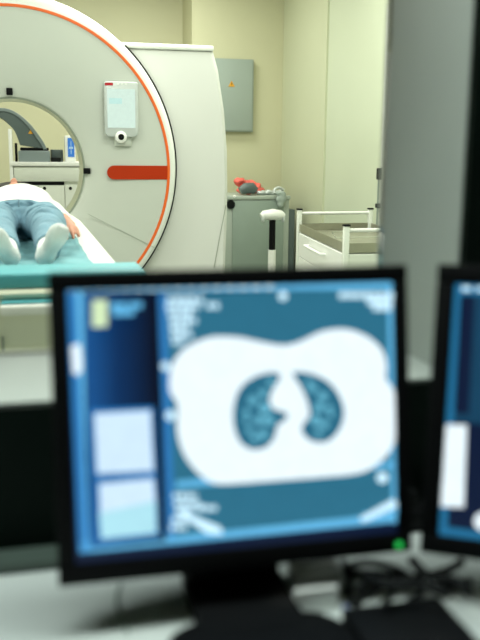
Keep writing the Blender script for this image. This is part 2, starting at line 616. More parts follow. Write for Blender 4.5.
# cradle: shallow trough with white raised rims
hw = 0.31
cs = [(-hw, .80), (-hw, TZ + .006), (-hw + .012, TZ + .012), (-hw + .05, TZ + .004), (-hw + .075, TZ - .012), (-.12, TZ - .022), (0, TZ - .024)]
cs = cs + [(-x, z) for x, z in cs[::-1][1:]]
cs_low = [(hw - .06, .775), (-hw + .06, .775)]
mb = MB()
ys = [2.475, 3.0, 3.6, 4.3, 4.75, 4.95]
rings = []
for i, y in enumerate(ys):
    k = 1.0 if y < 4.6 else (0.93 if y < 4.8 else .80)
    rings.append([Vector((TX + x * k, y, z)) for x, z in cs + cs_low])
mb.rings(rings)
mb.build('cradle', m_white, tb, angle=50)
MB().box((TX - .24, 4.90, .79), (TX + .24, 5.75, .835), bev=.02).build('cradle_extension', m_white, tb)
# teal foot cushion at the end
xa, xb = TX - .352, at(145, 266, 2.3).x
zt, zb = at(60, 263.5, 2.45).z, at(60, 285, 2.3).z
MB().box((xa, 2.268, zb - .003), (xb, 2.455, zt), bev=.010, seg=4).build('foot_cushion', m_teal, tb, label='turquoise cushion')
# end cover (beige)
zlow = at(20, 349, 2.3).z
mb = MB()
prof = [(2.31, zb - .004), (2.262, zb - .004), (2.248, zb - .012), (2.250, zb - .022), (2.268, zb - .034), (2.285, zb - .05), (2.29, zlow + .03), (2.30, zlow + .008), (2.33, zlow), (2.62, zlow - .01), (2.62, zb - .002)]
n = len(prof)
rings = []
for x, k in ((TX - .345, .0), (TX - .335, 1), (TX + .335, 1), (TX + .345, .0)):
    rings.append([Vector((x, y + (0.012 * (1 - k) if y < 2.4 else 0), z)) for y, z in prof])
mb.rings(rings)
mb.build('end_cover', m_beige, tb, angle=35)
# grip slot and white handle
g0, g1 = at(2, 297, 2.28), at(90, 301, 2.28)
MB().box((g0.x, 2.262, g1.z - .002), (g0.x + .36, 2.30, g0.z + .002), bev=.003).build('grip_slot', m_black, tb)
h0, h1 = at(2, 302.5, 2.26), at(2, 312.5, 2.26)
hd = MB().box((g0.x - .004, 2.205, h1.z), (g0.x + .37, 2.275, h0.z), bev=.006, seg=3).build('grip_handle', m_white, tb)
t0 = at(2, 300, 2.26)
MB().box((g0.x - .002, 2.22, h0.z + .0005), (g0.x + .368, 2.268, t0.z), bev=.002).build('grip_strip', m_teal, hd)
n0 = at(3, 341, 2.28)
MB().box((n0.x - .004, 2.278, zlow), (n0.x + .003, 2.30, n0.z + .01), bev=.002).build('cover_notch', m_ringg, tb)
MB().box((TX - .25, 2.40, .52), (TX + .25, 4.7, .776), bev=.03).build('lift_housing', m_beige, tb)
MB().box((TX - .22, 2.75, .0), (TX + .22, 4.3, .53), bev=.04).build('pedestal', m_gbody, tb)

# teal sheet lying on the cradle
mb = MB()
nx, ny = 40, 120


def cradle_z(dx):
    a = abs(dx)
    pts = [(0, TZ - .024), (.19, TZ - .022), (.235, TZ - .012), (.26, TZ + .004), (.298, TZ + .012), (.31, TZ + .006)]
    for (x0, z0), (x1, z1) in zip(pts, pts[1:]):
        if a <= x1:
            return z0 + (z1 - z0) * (a - x0) / (x1 - x0)
    return TZ


def sheet_pt(i, j, low=False):
    u, v = i / nx, j / ny
    y = 2.458 + 1.962 * v
    dx = -.272 + (.272 + .243) * u
    dx += .006 * noise.noise(Vector((0, y * 5, 1))) * (1 if u > .5 else -1)
    nz = noise.noise(Vector((dx * 14, y * 9, 3))) * .007 + noise.noise(Vector((dx * 35, y * 22, 9))) * .0035
    edge = min(1, min(u, 1 - u) * 12)
    z = cradle_z(dx) + .0055 + max(0, nz + .006) * edge * 1.3
    return Vector((TX + dx, y, z - (.0022 if low else 0)))


top = [[mb.bm.verts.new(sheet_pt(i, j)) for i in range(nx + 1)] for j in range(ny + 1)]
for j in range(ny):
    for i in range(nx):
        mb._f([top[j][i], top[j][i + 1], top[j + 1][i + 1], top[j + 1][i]])
sh = mb.build('table_sheet', m_sheet)
md = sh.modifiers.new('solid', 'SOLIDIFY')
md.thickness = .0018
tag(sh, 'crumpled turquoise sheet spread on the white couch under the lying person', 'sheet')

# head rest foam
hc = at(14, 184, 4.25)
hx = hc.x
MB().box((hx - .13, 4.15, TZ - .005), (hx + .13, 4.5, TZ + .035), bev=.018, seg=3).build('head_pad', m_black2, tb)

# ------------------------------------------------------------------ the patient
V = Vector
pt = None
bx = -0.012
# joints
kR = V((.092, 3.26, .922)); kL = V((-.096, 3.26, .922))
hR = V((.078, 3.62, .905)); hL = V((-.102, 3.62, .905))
aR = at(48, 246, 2.94); aL = V((-.056, 2.94, aR.z))
heR = V((at(43, 262, 2.80).x, 2.79, .856)); heL = V((at(13, 262, 2.80).x, 2.79, .856))
toR = at(62, 228, 2.70); toL = at(-7, 232, 2.70)
baR = heR.lerp(toR, .72); baL = heL.lerp(toL, .72)
sho = 4.02


def leg(mb, h, k, a, g=0.0, to=1.0):
    pts = []
    for t, w, hh in ((0, .080, .070), (.25, .071, .070), (.5, .063, .067), (.75, .060, .062), (1, .057, .058)):
        pts.append((h.lerp(k, t), w + g, hh + g))
    for t, w, hh in ((.25, .052, .054), (.5, .047, .050), (.75, .039, .042), (1, .032, .034)):
        if t <= to:
            pts.append((k.lerp(a, t), w + g, hh + g))
    mb.ell(pts)


def torso(mb, g=0.0, lo=3.52, hi=4.09):
    zc = lambda y: .912 + max(0, (y - 3.72)) * .05
    for_ = []
    tab = ((3.54, .11, .05), (3.57, .145, .066), (3.62, .165, .073), (3.70, .156, .067), (3.78, .136, .067), (3.88, .140, .090), (3.97, .150, .105), (4.05, .150, .104), (4.10, .13, .088))
    for y, w, h in tab:
        if lo <= y <= hi:
            for_.append((V((bx, y, zc(y))), w + g, h + g))
    mb.ell(for_, n=28)


def arm(mb, s, g=0.0, to=1.0):
    sh_ = V((bx + s * .140, sho + .02, .925))
    el = V((bx + s * .178, 3.84 + .0, .893))
    wr = at(62.5, 218.5, 3.66) if s > 0 else V((-.21, 3.66, .893))
    mb.ell([(sh_, .042 + g, .042 + g), (sh_.lerp(el, .5), .036 + g, .036 + g), (el, .032 + g, .032 + g), (el.lerp(wr, .5), .029 + g, .028 + g), (wr, .027 + g, .021 + g)] if to == 1.0 else
           [(sh_, .042 + g, .042 + g), (sh_.lerp(el, .5), .036 + g, .036 + g), (el, .032 + g, .032 + g), (el.lerp(wr, .5), .029 + g, .028 + g), (el.lerp(wr, .9), .026 + g, .022 + g)], side=V((1, 0, 0)))
    return wr


def foot(mb, he, ba, to, a, g=0.0):
    d = (to - he).normalized()
    sd = d.cross(V((0, -1, 0)))
    if sd.x < 0:
        sd = -sd
    sd = (sd.normalized() * .85 + (V((1, 0, 0)) - d * d.x) * .15).normalized()
    mb.ell([(he - d * .010, .014 + g, .014 + g), (he + d * .004, .026 + g, .024 + g), (he + d * .03, .028 + g, .028 + g), (he.lerp(ba, .55), .023 + g, .024 + g), (ba, .029 + g, .021 + g), (ba.lerp(to, .6), .029 + g, .017 + g), (to, .022 + g, .011 + g), (to + d * .01, .014 + g, .006 + g)], side=sd)
    mb.ell([(a.lerp(he, -.25), .033 + g, .036 + g), (a, .031 + g, .034 + g), (a.lerp(he, .5), .027 + g, .031 + g), (he.lerp(ba, .35) + V((0, .012, .004)), .023 + g, .022 + g)])


mb = MB()
torso(mb, -.020, 3.62)
for h, k, a, he, ba, to in ((hR, kR, aR, heR, baR, toR), (hL, kL, aL, heL, baL, toL)):
    leg(mb, h, k, a, -.014)
    foot(mb, he, ba, to, a)
# neck and head (face up, chin towards the feet)
mb.ell([(V((bx, 4.04, .925)), .065, .052), (V((hx, 4.14, .94)), .052, .05), (V((hx, 4.22, .95)), .052, .052)])
chin = at(14, 182.5, 4.21)
hz = chin.z - .10
mb.ball((hx, 4.335, hz + .015), .074, .098, .088)
mb.ell([(V((hx, 4.195, chin.z - .022)), .016, .014), (V((hx, 4.212, chin.z - .030)), .034, .028), (V((hx, 4.25, chin.z - .045)), .054, .042), (V((hx, 4.30, chin.z - .06)), .062, .052)])
mb.ball((hx, 4.232, chin.z - .005), .018, .010, .007)      # lips
mb.ell([(V((hx, 4.252, chin.z + .012)), .013, .009), (V((hx, 4.27, chin.z + .008)), .010, .012), (V((hx, 4.295, chin.z - .004)), .006, .008)])   # nose
for s in (-1, 1):
    mb.ball((hx + s * .010, 4.256, chin.z + .004), .007, .007, .006)
    mb.ball((hx + s * .074, 4.33, hz + .01), .008, .018, .026)   # ears
    mb.ball((hx + s * .028, 4.30, chin.z - .006), .013, .010, .008)  # eye lids
    wr = arm(mb, s)
    # hand lying palm down, fingers slightly curled, towards the feet
    hd_ = V((s * .28, -1, -.12)).normalized()
    if s > 0:
        hd_ = V((.17, -1, -.42)).normalized()
    pc = wr + hd_ * .05
    sx = V((1, 0, 0)) - hd_ * hd_.x
    sx.normalize()
    mb.ell([(wr - hd_ * .01, .026, .019), (wr + hd_ * .02, .033, .019), (wr + hd_ * .055, .042, .017), (wr + hd_ * .088, .040, .014)], side=V((1, 0, 0)))
    for q, (off, ln) in enumerate(((-.029, .062), (-.010, .072), (.010, .068), (.028, .052))):
        b0 = wr + hd_ * .080 + sx * off
        sp = sx * off * .35
        f1 = b0 + hd_ * ln * .45 + sp * .6 + V((0, 0, .004))
        f2 = b0 + hd_ * ln * .8 + sp + V((0, 0, -.008))
        f3 = b0 + hd_ * ln * .98 + sp * 1.1 + V((0, 0, -.019))
        mb.tube([b0, f1, f2, f3], [.0098, .0092, .0084, .0066], n=10)
    t0 = wr + hd_ * .025 - sx * s * .026
    mb.tube([t0, t0 + hd_ * .025 - sx * s * .016, t0 + hd_ * .052 - sx * s * .020 + V((0, 0, -.006))], [.012, .0105, .008], n=10)
pt = organic(mb, 'person', m_skin, .0055, 3)
tag(pt, 'person lying on the white couch in white top, light blue jeans and white socks', 'person')

# clothes
def jdisp(co, nn):
    top_ = max(0, nn.z + .3)
    ky = abs(co.y - 3.45)
    w = math.sin((co.y + abs(co.x - bx) * .5) * 66 + 3.4 * noise.noise(co * 8))
    a = (.35 - 2.2 * max(0, w) ** 5) * .0125 * min(1, max(0, 1.5 - ky / .22))
    b = noise.noise(co * 16) * .006 + noise.noise(V((co.x * 10, co.y * 38, co.z * 10))) * .003
    return (a + b) * top_


mb = MB()
torso(mb, .010, 3.60, 3.71)
leg(mb, hR, kR, aR, .009, 1.0)
leg(mb, hL, kL, aL, .009, 1.0)
for k, a in ((kR, aR), (kL, aL)):
    mb.ell([(k.lerp(a, .7), .052, .054), (k.lerp(a, 1.0), .045, .047), (k.lerp(a, 1.06), .043, .045)])
mb.ell([(V((bx, 3.60, .925)), .07, .040), (V((bx, 3.64, .915)), .12, .068), (V((bx, 3.71, .912)), .14, .074)])
jn = organic(mb, 'jeans', m_denim, .0055, 3, pt, 'light blue jeans', jdisp)
# waistband, fly and seams
mb = MB()
wb = []
for k in range(25):
    a = PI * k / 24
    wb.append(V((bx + math.cos(a) * .168, 3.705, .912 + math.sin(a) * .080)))
mb.tube(wb, .004, n=6)
mb.tube([V((bx, 3.70, .993)), V((bx - .001, 3.66, .998)), V((bx, 3.60, .996)), V((bx, 3.55, .975))], .0018, n=6)
mb.build('waistband', m_seam, jn)


def sdisp(co, nn):
    return noise.noise(co * 14) * .006 * max(0, nn.z + .2) + noise.noise(V((co.x * 12, co.y * 30, 2))) * .002


mb = MB()
torso(mb, .013, 3.69, 4.10)
mb.ell([(V((bx, 3.70, .912)), .171, .083), (V((bx, 3.80, .914)), .152, .082), (V((bx, 3.90, .92)), .152, .102)], n=28)
mb.ell([(V((bx, 4.05, .925)), .10, .095), (V((bx, 4.13, .935)), .062, .078)])
for s in (-1, 1):
    arm(mb, s, .010, .9)
organic(mb, 'top', m_shirt, .007, 5, pt, 'white long-sleeved top', sdisp)
for h, k, a, he, ba, to in ((hR, kR, aR, heR, baR, toR), (hL, kL, aL, heL, baL, toL)):
    mb = MB()
    foot(mb, he, ba, to, a, .004)
    mb.ell([(a.lerp(k, -.1), .034, .037), (a.lerp(k, .25), .036, .039)])
    organic(mb, 'sock', m_sock, .005, 4, pt, 'white ankle sock')
mb = MB()
mb.ball((hx, 4.365, hz + .004), .084, .088, .084)
mb.ball((hx, 4.29, chin.z - .026), .088, .075, .028)
hb = mb
organic(hb, 'hair', m_hair, .006, 2, pt, 'dark hair')

# ------------------------------------------------------------------ through the bore: storage cabinet and what stands on it
YK = 6.55
ctop = at(40, 162, YK).z
cl, cr = at(12.5, 170, YK).x, .95
cab = thing('storage_cabinet', 'low white cabinet behind the scanner, seen through its round opening', 'cabinet', ((cl + cr) / 2, YK + .25, 0))
MB().box((cl, YK + .02, .06), (cr, YK + .5, ctop - .03)).build('carcass', m_enamel, cab, smooth=False)
MB().box((cl - .005, YK - .015, ctop - .03), (cr + .01, YK + .51, ctop), bev=.004).build('worktop', m_white, cab)
sp = at(12.5, 129, YK).z
MB().box((cl - .02, YK, .0), (cl + .005, YK + .5, sp), bev=.003).build('side_panel', m_white, cab)
zd = at(40, 181.5, YK).z
MB().box((cl + .01, YK, zd), (cr - .005, YK + .02, ctop - .035), bev=.002).build('drawer', m_enamel, cab)
xd = at(65, 190, YK).x
for i, (x0, x1) in enumerate(((cl + .01, at(38, 190, YK).x), (at(39, 190, YK).x, xd - .004), (xd, xd + .30))):
    d = MB().box((x0, YK, .09), (x1, YK + .02, zd - .028), bev=.002).build('door', m_enamel, cab)
    MB().lathe_y((x0 + .04, zd - .05), [(.001, YK - .006), (.010, YK - .006), (.012, YK), (.001, YK + .001)], n=16).build('lock', m_black2, d)
MB().box((cl + .006, YK + .006, zd - .026), (xd - .004, YK + .0195, zd - .002)).build('grip_recess', m_black, cab, smooth=False)

# curved shell (positioning cradle) leaning on the cabinet
outer = [(-24, 117), (-10, 110), (0, 108), (10, 109.5), (20, 115), (30, 124), (38, 134), (44, 143), (47, 149.5)]
inner = [(20, 145), (18, 139), (14, 130), (8, 123.5), (0, 117.5), (-10, 117), (-24, 122)]
shp = thing('curved_cradle', 'curved dark grey imaging cradle shell resting on the cabinet behind the scanner', 'imaging cradle', tuple(at(40, 150, YK + .2)))
yk = YK + .06
po = spline([at(x, y, yk) for x, y in outer], 5)
pi_ = spline([at(x, y, yk) for x, y in inner], 5)
MB().prism(po + pi_, (0, .24, 0)).build('shell', m_dgrey, shp, bevel=.004)
# lighter edge band along the outer arc
cc = V((sum(p.x for p in po) / len(po), yk, sum(p.z for p in po) / len(po) - .2))
band = [p + (cc - p).normalized() * .026 for p in po]
MB().prism([p + V((0, -.012, 0)) for p in po + band[::-1]], (0, .27, 0)).build('edge_band', m_lgrey, shp, bevel=.003)
q = at(30.5, 132, yk)
MB().prism([V((q.x - .017, yk - .002, q.z - .013)), V((q.x + .017, yk - .002, q.z - .013)), V((q.x, yk - .002, q.z + .016))], (0, .003, 0)).build('warning_sticker', m_yellow, shp)
a, b = at(18, 150.5, YK + .04), at(50.5, 161, YK + .04)
gb = MB().box((a.x, YK + .04, ctop), (b.x, YK + .34, a.z), bev=.008).build('equipment_box', m_lgrey)
tag(gb, 'flat grey box on the cabinet under the curved shell', 'box')
a2 = at(14.5, 143, YK + .06)
bb = MB().box((a2.x, YK + .08, ctop), (a.x - .004, YK + .3, a2.z), bev=.004)
bb.build('speaker_box', m_black2)
tag(bpy.data.objects['speaker_box'], 'narrow black box between the cabinet side panel and the flat grey box', 'box')
c0, c1 = at(20, 145, YK + .05), at(49, 151, YK + .05)
ck = MB().box((c0.x, YK + .06, a.z + .0005), (c1.x, YK + .32, at(30, 147.5, YK + .06).z), bev=.006).build('gap_filler', m_black2)  # black block fills the dark gap under the shell
tag(ck, 'thin black block in the dark gap between the flat grey box and the curved shell', 'filler')
d0, d1 = at(51, 149.5, YK + .1), at(63.5, 157, YK + .1)
db = MB().box((d0.x + .004, YK + .14, ctop), (d1.x, YK + .40, d0.z), bev=.006).build('equipment_box', m_dgrey)
tag(db, 'dark grey box on the cabinet between the flat grey box and the blue-screen device', 'box')
e0, e1 = at(51, 157.5, YK + .03), at(61, 161, YK + .03)
kb = MB().box((e0.x, YK + .03, ctop), (e1.x, YK + .12, e0.z), bev=.006).build('handset', m_black2)
tag(kb, 'small black handset in front of the dark grey box', 'handset')
f0, f1 = at(64.5, 135.5, YK + .03), at(76, 162, YK + .03)
dv = thing('display_device', 'upright white device with a small blue screen at the right end of cabinet top', 'device', ((f0.x + f1.x) / 2, YK + .08, ctop))
MB().box((f0.x, YK + .03, ctop), (f1.x, YK + .13, f0.z), bev=.008).build('housing', m_white, dv)
g0_, g1_ = at(67.5, 138, YK + .028), at(74.5, 157, YK + .028)
sc_ = MB().box((g0_.x, YK + .027, g1_.z), (g1_.x, YK + .031, g0_.z)).build('screen', glow('device_blue', (60, 140, 235), .8), dv, smooth=False)
mb = MB()
a_, b_ = at(70.5, 141, YK + .026), at(71.6, 154, YK + .026)
mb.box((a_.x, YK + .0265, b_.z), (b_.x, YK + .0269, a_.z))
mb.box((a_.x - .012, YK + .0262, (a_.z + b_.z) / 2 - .01), (b_.x + .012, YK + .0268, (a_.z + b_.z) / 2 + .005))
mb.build('screen_text', glow('device_text', (190, 225, 250), .8), sc_, smooth=False)

# ------------------------------------------------------------------ electrical panel on the back wall
a, b = at(226, 58.5, YB - .06), at(253, 132, YB - .06)
ep = thing('electrical_panel', 'flat grey electrical panel with small warning triangle on the back wall', 'electrical panel', ((1.45 + b.x) / 2, YB, b.z))
MB().box((1.42, YB - .06, b.z), (b.x, YB, a.z), bev=.004).build('box', m_pgrey, ep)
MB().box((1.43, YB - .07, b.z + .01), (b.x - .012, YB - .061, a.z - .01), bev=.003).build('door', m_pgrey, ep)
q = at(231.5, 84, YB - .07)
s_ = MB().prism([V((q.x - .028, YB - .0735, q.z - .022)), V((q.x + .028, YB - .0735, q.z - .022)), V((q.x, YB - .0735, q.z + .028))], (0, .003, 0)).build('warning_sign', m_yellow, ep, label='orange warning triangle')
MB().prism([V((q.x + .004, YB - .0745, q.z + .016)), V((q.x - .006, YB - .0745, q.z - .001)), V((q.x + .001, YB - .0745, q.z - .001)), V((q.x - .003, YB - .0745, q.z - .015)), V((q.x + .007, YB - .0745, q.z + .003)), V((q.x, YB - .0745, q.z + .003))], (0, .0008, 0)).build('lightning_symbol', m_black2, s_)

# ------------------------------------------------------------------ grey equipment cabinet in the corner
YE = 6.75
e0, e1 = at(232.5, 196, YE), at(284, 196, YE)
er = at(290, 196, YE).x
eq = thing('equipment_cabinet', 'grey metal equipment cabinet standing in the room corner right of the scanner', 'equipment cabinet', ((e0.x + er) / 2, YE + .3, 0))
ze = e0.z
MB().box((e0.x - .12, YE + .01, .05), (er, YE + .6, ze - .01), bev=.01).build('housing', m_eqlight, eq)
MB().box((e0.x, YE - .008, .08), (e1.x, YE + .01, ze - .035), bev=.004).build('door', m_eqgrey, eq)
MB().box((e0.x - .12, YE - .012, ze - .03), (er + .004, YE + .6, ze), bev=.008).build('top', m_eqlight, eq)
q = at(231, 204.5, YE - .01)
MB().lathe_y((q.x, q.z), [(.001, YE - .018), (.033, YE - .016), (.036, YE - .004), (.001, YE - .002)], n=24).build('vent_knob', m_black2, eq)
for x in (e0.x - .08, er - .06):
    for y in (YE + .06, YE + .5):
        MB().box((x - .02, y, 0), (x + .02, y + .04, .05)).build('foot', m_black2, eq)
q = at(234.5, 196.5, YE - .012)
MB().ball((q.x, YE - .014, q.z), .013, .006, .012).build('corner_bolt', m_white, eq)
MB().box((er + .006, YE + .05, 0.02), (er + .062, YE + .55, at(291, 210, YE).z), bev=.004).build('side_strip', m_dgrey, eq)  # dark grey strip along the cabinet's right side
# things on it
random.seed(3)
mb = MB()
a, b = at(236, 183, YE + .2), at(262, 186, YE + .2)
for k, (px, py, rx, rz) in enumerate(((239, 181.5, .055, .03), (244, 184, .06, .03), (250, 184, .06, .032), (255, 187, .055, .03), (260, 190, .04, .022), (247, 190, .10, .03))):
    p = at(px, py, YE + .2)
    mb.ball((p.x, YE + .2 + random.uniform(-.03, .03), max(p.z, ze + rz)), rx, .05, rz)
rc = organic(mb, 'cloth_bundle', m_red, .008, 2, None, None, lambda co, nn: noise.noise(co * 30) * .016)
tag(rc, 'crumpled coral red cloth bundle on top of the grey equipment cabinet', 'cloth')
mb = MB()
mb.ell([(at(240, 191, YE + .07), .03, .03), (at(245, 188.5, YE + .07), .04, .045), (at(252, 188, YE + .07), .04, .045), (at(256, 191, YE + .07), .025, .03)], side=V((0, 1, 0)))
for p_ in mb.bm.verts:
    p_.co.z = max(p_.co.z, ze + .001)
gd = mb.build('grey_cuff', m_dgrey)
tag(gd, 'dark grey rolled cuff in front of the red cloth on the grey cabinet', 'cuff')
mb = MB()
for (px, py, rx, rz) in ((262, 193, .05, .02), (268, 192, .06, .022), (274, 192.5, .05, .02), (280, 193, .035, .02)):
    p = at(px, py, YE + .15)
    mb.ball((p.x, YE + .15, ze + rz * .9), rx, .05, rz)
pb = organic(mb, 'plastic_bag', m_silver, .007, 1, None, None, lambda co, nn: noise.noise(co * 40) * .012)
tag(pb, 'pale crumpled plastic wrap lying at the right of the grey cabinet top', 'plastic wrap')
# white paddle device hooked on the cabinet's edge
hk = thing('hanging_handset', 'pale grey paddle-shaped handset hooked over the front edge of grey cabinet', 'handset', tuple(at(281, 207, YE - .03)))
p = at(281, 199, YE - .035)
mb = MB()
mb.ball((p.x, YE - .04, p.z), .045, .022, .04).ball((p.x + .012, YE - .04, p.z + .035), .03, .02, .03).ball((p.x - .02, YE - .04, p.z + .045), .028, .02, .02).ball((p.x - .005, YE - .04, p.z - .04), .028, .02, .03)
organic(mb, 'paddle', m_pgrey, .006, 3, hk)
MB().tube(spline([(p.x - .055, YE - .03, p.z + .045), (p.x - .05, YE - .02, p.z + .075), (p.x - .01, YE - .01, p.z + .09), (p.x + .03, YE + .0, p.z + .07)], 6), .012).build('hook', m_silver, hk)

# mobile stand with white mushroom head in front of the cabinet
YS = 6.2
q0, q1 = at(261, 215.5, YS), at(284, 215.5, YS)
qx, qz = (q0.x + q1.x) / 2, q0.z
st = thing('mobile_stand', 'mobile stand with white mushroom-shaped head on a black and white pole', 'stand', (qx, YS, 0))
mb = MB()
mb.ell([(V((q0.x, YS, qz - .006)), .03, .020), (V((q0.x + .02, YS, qz + .002)), .045, .034), (V((qx, YS, qz + .006)), .055, .043), (V((q1.x - .02, YS, qz + .002)), .045, .034), (V((q1.x, YS, qz - .006)), .03, .020)], side=V((0, 1, 0)))
mb.build('head', m_white, st)
for s in (-1, 1):
    MB().ball((qx + s * .078, YS - .02, qz - .022), .014, .02, .030).build('clamp', m_silver, st)
z1, z2 = at(271, 222, YS).z, at(271, 250, YS).z
MB().tube([(qx, YS, z1 + .02), (qx, YS, z2)], .024, n=20).build('upper_pole', m_black, st)
MB().tube([(qx, YS, z2 + .002), (qx, YS, .08)], .029, n=20).build('lower_pole', m_white, st)
for k in range(5):
    a = 2 * PI * k / 5 + .3
    e = V((qx + math.cos(a) * .26, YS + math.sin(a) * .26, .06))
    lg = MB().tube([(qx, YS, .09), e], [.022, .014], n=10).build('leg', m_silver, st)
    MB().ball((e.x, e.y, .027), .022, .022, .027, n=14).build('caster', m_black2, lg)

# ------------------------------------------------------------------ instrument trolley
YT = 5.0
A = at(299.5, 209, YT)
B_ = at(370.5, 209, YT)
h0_ = A.z
ang = -R(4.0)
ux = V((math.cos(R(2)), math.sin(R(2)), 0))
wid = (B_ - A).length
C = at(346.5, 225, YT)
C = EYE + (C - EYE) * ((h0_ - H0) / (C.z - H0))       # front-left post top, same height
C.z = h0_
dvec = (C - A)
Dp = C + (B_ - A)
tr_ = thing('instrument_trolley', 'white trolley with drawers, steel tray top and raised rails by side wall', 'trolley', ((A.x + Dp.x) / 2, (A.y + Dp.y) / 2, 0))
P = {'a': V((A.x, A.y, 0)), 'b': V((B_.x, B_.y, 0)), 'c': V((C.x, C.y, 0)), 'd': V((Dp.x, Dp.y, 0))}
ez = V((0, 0, 1))
for k_ in 'abcd':
    p = P[k_]
    r_ = .0140
    leg_ = MB().box((p.x - r_, p.y - r_, .09), (p.x + r_, p.y + r_, h0_ - .006), bev=.004).build('post', m_enamel, tr_)
    MB().box((p.x - r_ - .002, p.y - r_ - .002, h0_ - .006), (p.x + r_ + .002, p.y + r_ + .002, h0_ + .003), bev=.002).build('end_cap', m_black2, leg_)
    MB().lathe_y((p.x, .045), [(.001, p.y - .014), (.04, p.y - .014), (.045, p.y - .008), (.045, p.y + .008), (.04, p.y + .014), (.001, p.y + .014)], n=24).box((p.x - .012, p.y - .018, .04), (p.x + .012, p.y + .018, .09)).build('caster', m_black2, leg_)
zr = at(335, 213, YT).z
for u, v in (('a', 'b'), ('c', 'd')):
    MB().tube([P[u] + ez * zr, P[v] + ez * zr], .0095, n=14).build('rail', m_white, tr_)
zt1 = at(300, 223.5, YT).z
zt0 = at(299, 231, YT).z


def quadbox(mb, f, z0, z1, ins=0.0):
    c = (P['a'] + P['d']) / 2
    pts = []
    for k_ in f:
        p = P[k_]
        pts.append(p + (c - p).normalized() * ins + ez * z0)
    mb.prism(pts, ez * (z1 - z0))
    return mb


# tray: steel walls and floor
mb = MB()
quadbox(mb, 'abdc', zt0 - .002, zt0 + .004, .012)
tray = mb.build('tray', m_steel, tr_, smooth=False)


def panel(u, v, z0, z1, th, off=0.0, t0=0.0, t1=1.0):
    d = (P[v] - P[u]).normalized()
    L = (P[v] - P[u]).length
    n_ = V((d.y, -d.x, 0))
    cc_ = (P['a'] + P['d']) / 2
    if n_.dot(P[u] - cc_) < 0:
        n_ = -n_
    a_ = P[u] + d * L * t0 + n_ * off
    b_ = P[u] + d * L * t1 + n_ * off
    return [a_ + ez * z0, b_ + ez * z0, b_ + n_ * th + ez * z0, a_ + n_ * th + ez * z0], ez * (z1 - z0)


for u, v in (('a', 'b'), ('a', 'c'), ('c', 'd'), ('b', 'd')):
    mb = MB()
    mb.prism(*panel(u, v, zt0, zt1, .004, 0.0, .02, .98))
    mb.build('tray_wall', m_steel, tr_, smooth=False)
# a wire handle lying inside the tray
ca = (P['a'] + P['d']) / 2
MB().tube([ca + V((-.16, -.06, zt0 + .02)), ca + V((.12, -.06, zt0 + .02)), ca + V((.12, .0, zt0 + .045)), ca + V((-.16, .0, zt0 + .045)), ca + V((-.16, -.06, zt0 + .02))], .003, n=8).build('tray_handle', m_chrome, tr_)
# body
mb = MB()
quadbox(mb, 'abdc', .22, zt0 - .004, .022)
mb.build('carcass', m_enamel, tr_, smooth=False)
# three drawers on the long side, end panel towards the window
zs = [zt0 - .008, zt0 - .15, zt0 - .30, .22]
for i in range(3):
    mb = MB()
    mb.prism(*panel('a', 'c', zs[i + 1] + .004, zs[i], .012, -.004, .035, .965))
    dd = mb.build('drawer', m_white, tr_, smooth=False, bevel=.003)
    d = (P['c'] - P['a'])
    n_ = V((d.y, -d.x, 0)).normalized()
    if n_.dot(P['a'] - ca) < 0:
        n_ = -n_
    zz = zs[i] - .045
    e0_, e1_ = P['a'] + d * .30, P['a'] + d * .66
    MB().tube([e0_ + n_ * .006 + ez * zz, e0_ + n_ * .035 + ez * zz, e1_ + n_ * .035 + ez * zz, e1_ + n_ * .006 + ez * zz], .008, n=10).build('handle', m_white, dd)
mb = MB()
mb.prism(*panel('c', 'd', .24, zt0 - .008, .010, -.002, .03, .97))
mb.build('end_panel', m_enamel, tr_, smooth=False, bevel=.003)

# ------------------------------------------------------------------ control room: desk
DZ = 0.668
dk = thing('desk', 'pale grey control room desk under the observation window', 'desk', (.2, .75, 0))
MB().box((-1.3, .35, DZ - .03), (1.8, WY0 - .004, DZ), bev=.004).build('desktop', m_desk, dk)
for x, y in ((-1.2, .42), (-1.2, 1.0), (1.7, .42), (1.7, 1.0)):
    MB().box((x - .025, y - .025, 0), (x + .025, y + .025, DZ - .03)).build('leg', m_eqgrey, dk)
MB().box((-1.15, 1.0, .3), (1.65, 1.02, DZ - .03)).build('modesty_panel', m_dark, dk)


# ------------------------------------------------------------------ monitors
def mon_frame(c, yaw, tilt):
    ax = V((math.cos(yaw), -math.sin(yaw), 0))
    nb = V((math.sin(yaw), math.cos(yaw), 0))
    up = nb * math.sin(tilt) + V((0, 0, math.cos(tilt)))
    back = ax.cross(up)
    if back.dot(nb) < 0:
        back = -back
    m = Matrix((ax, back, up)).transposed().to_4x4()
    m.translation = c
    return m


MW, MH = 0.41, 0.337
SW0, SW1, SH0, SH1 = -.190, .190, -.150, .1515     # screen in monitor coordinates, with a lower strip for the bezel reflection


def px2mon(Mi, px, py, yoff=0.0):
    """point on the monitor's face plane seen at a pixel"""
    o = Mi @ EYE
    d = (Mi.to_3x3() @ ray(px, py))
    p = o + d * ((yoff - o.y) / d.y)
    return p


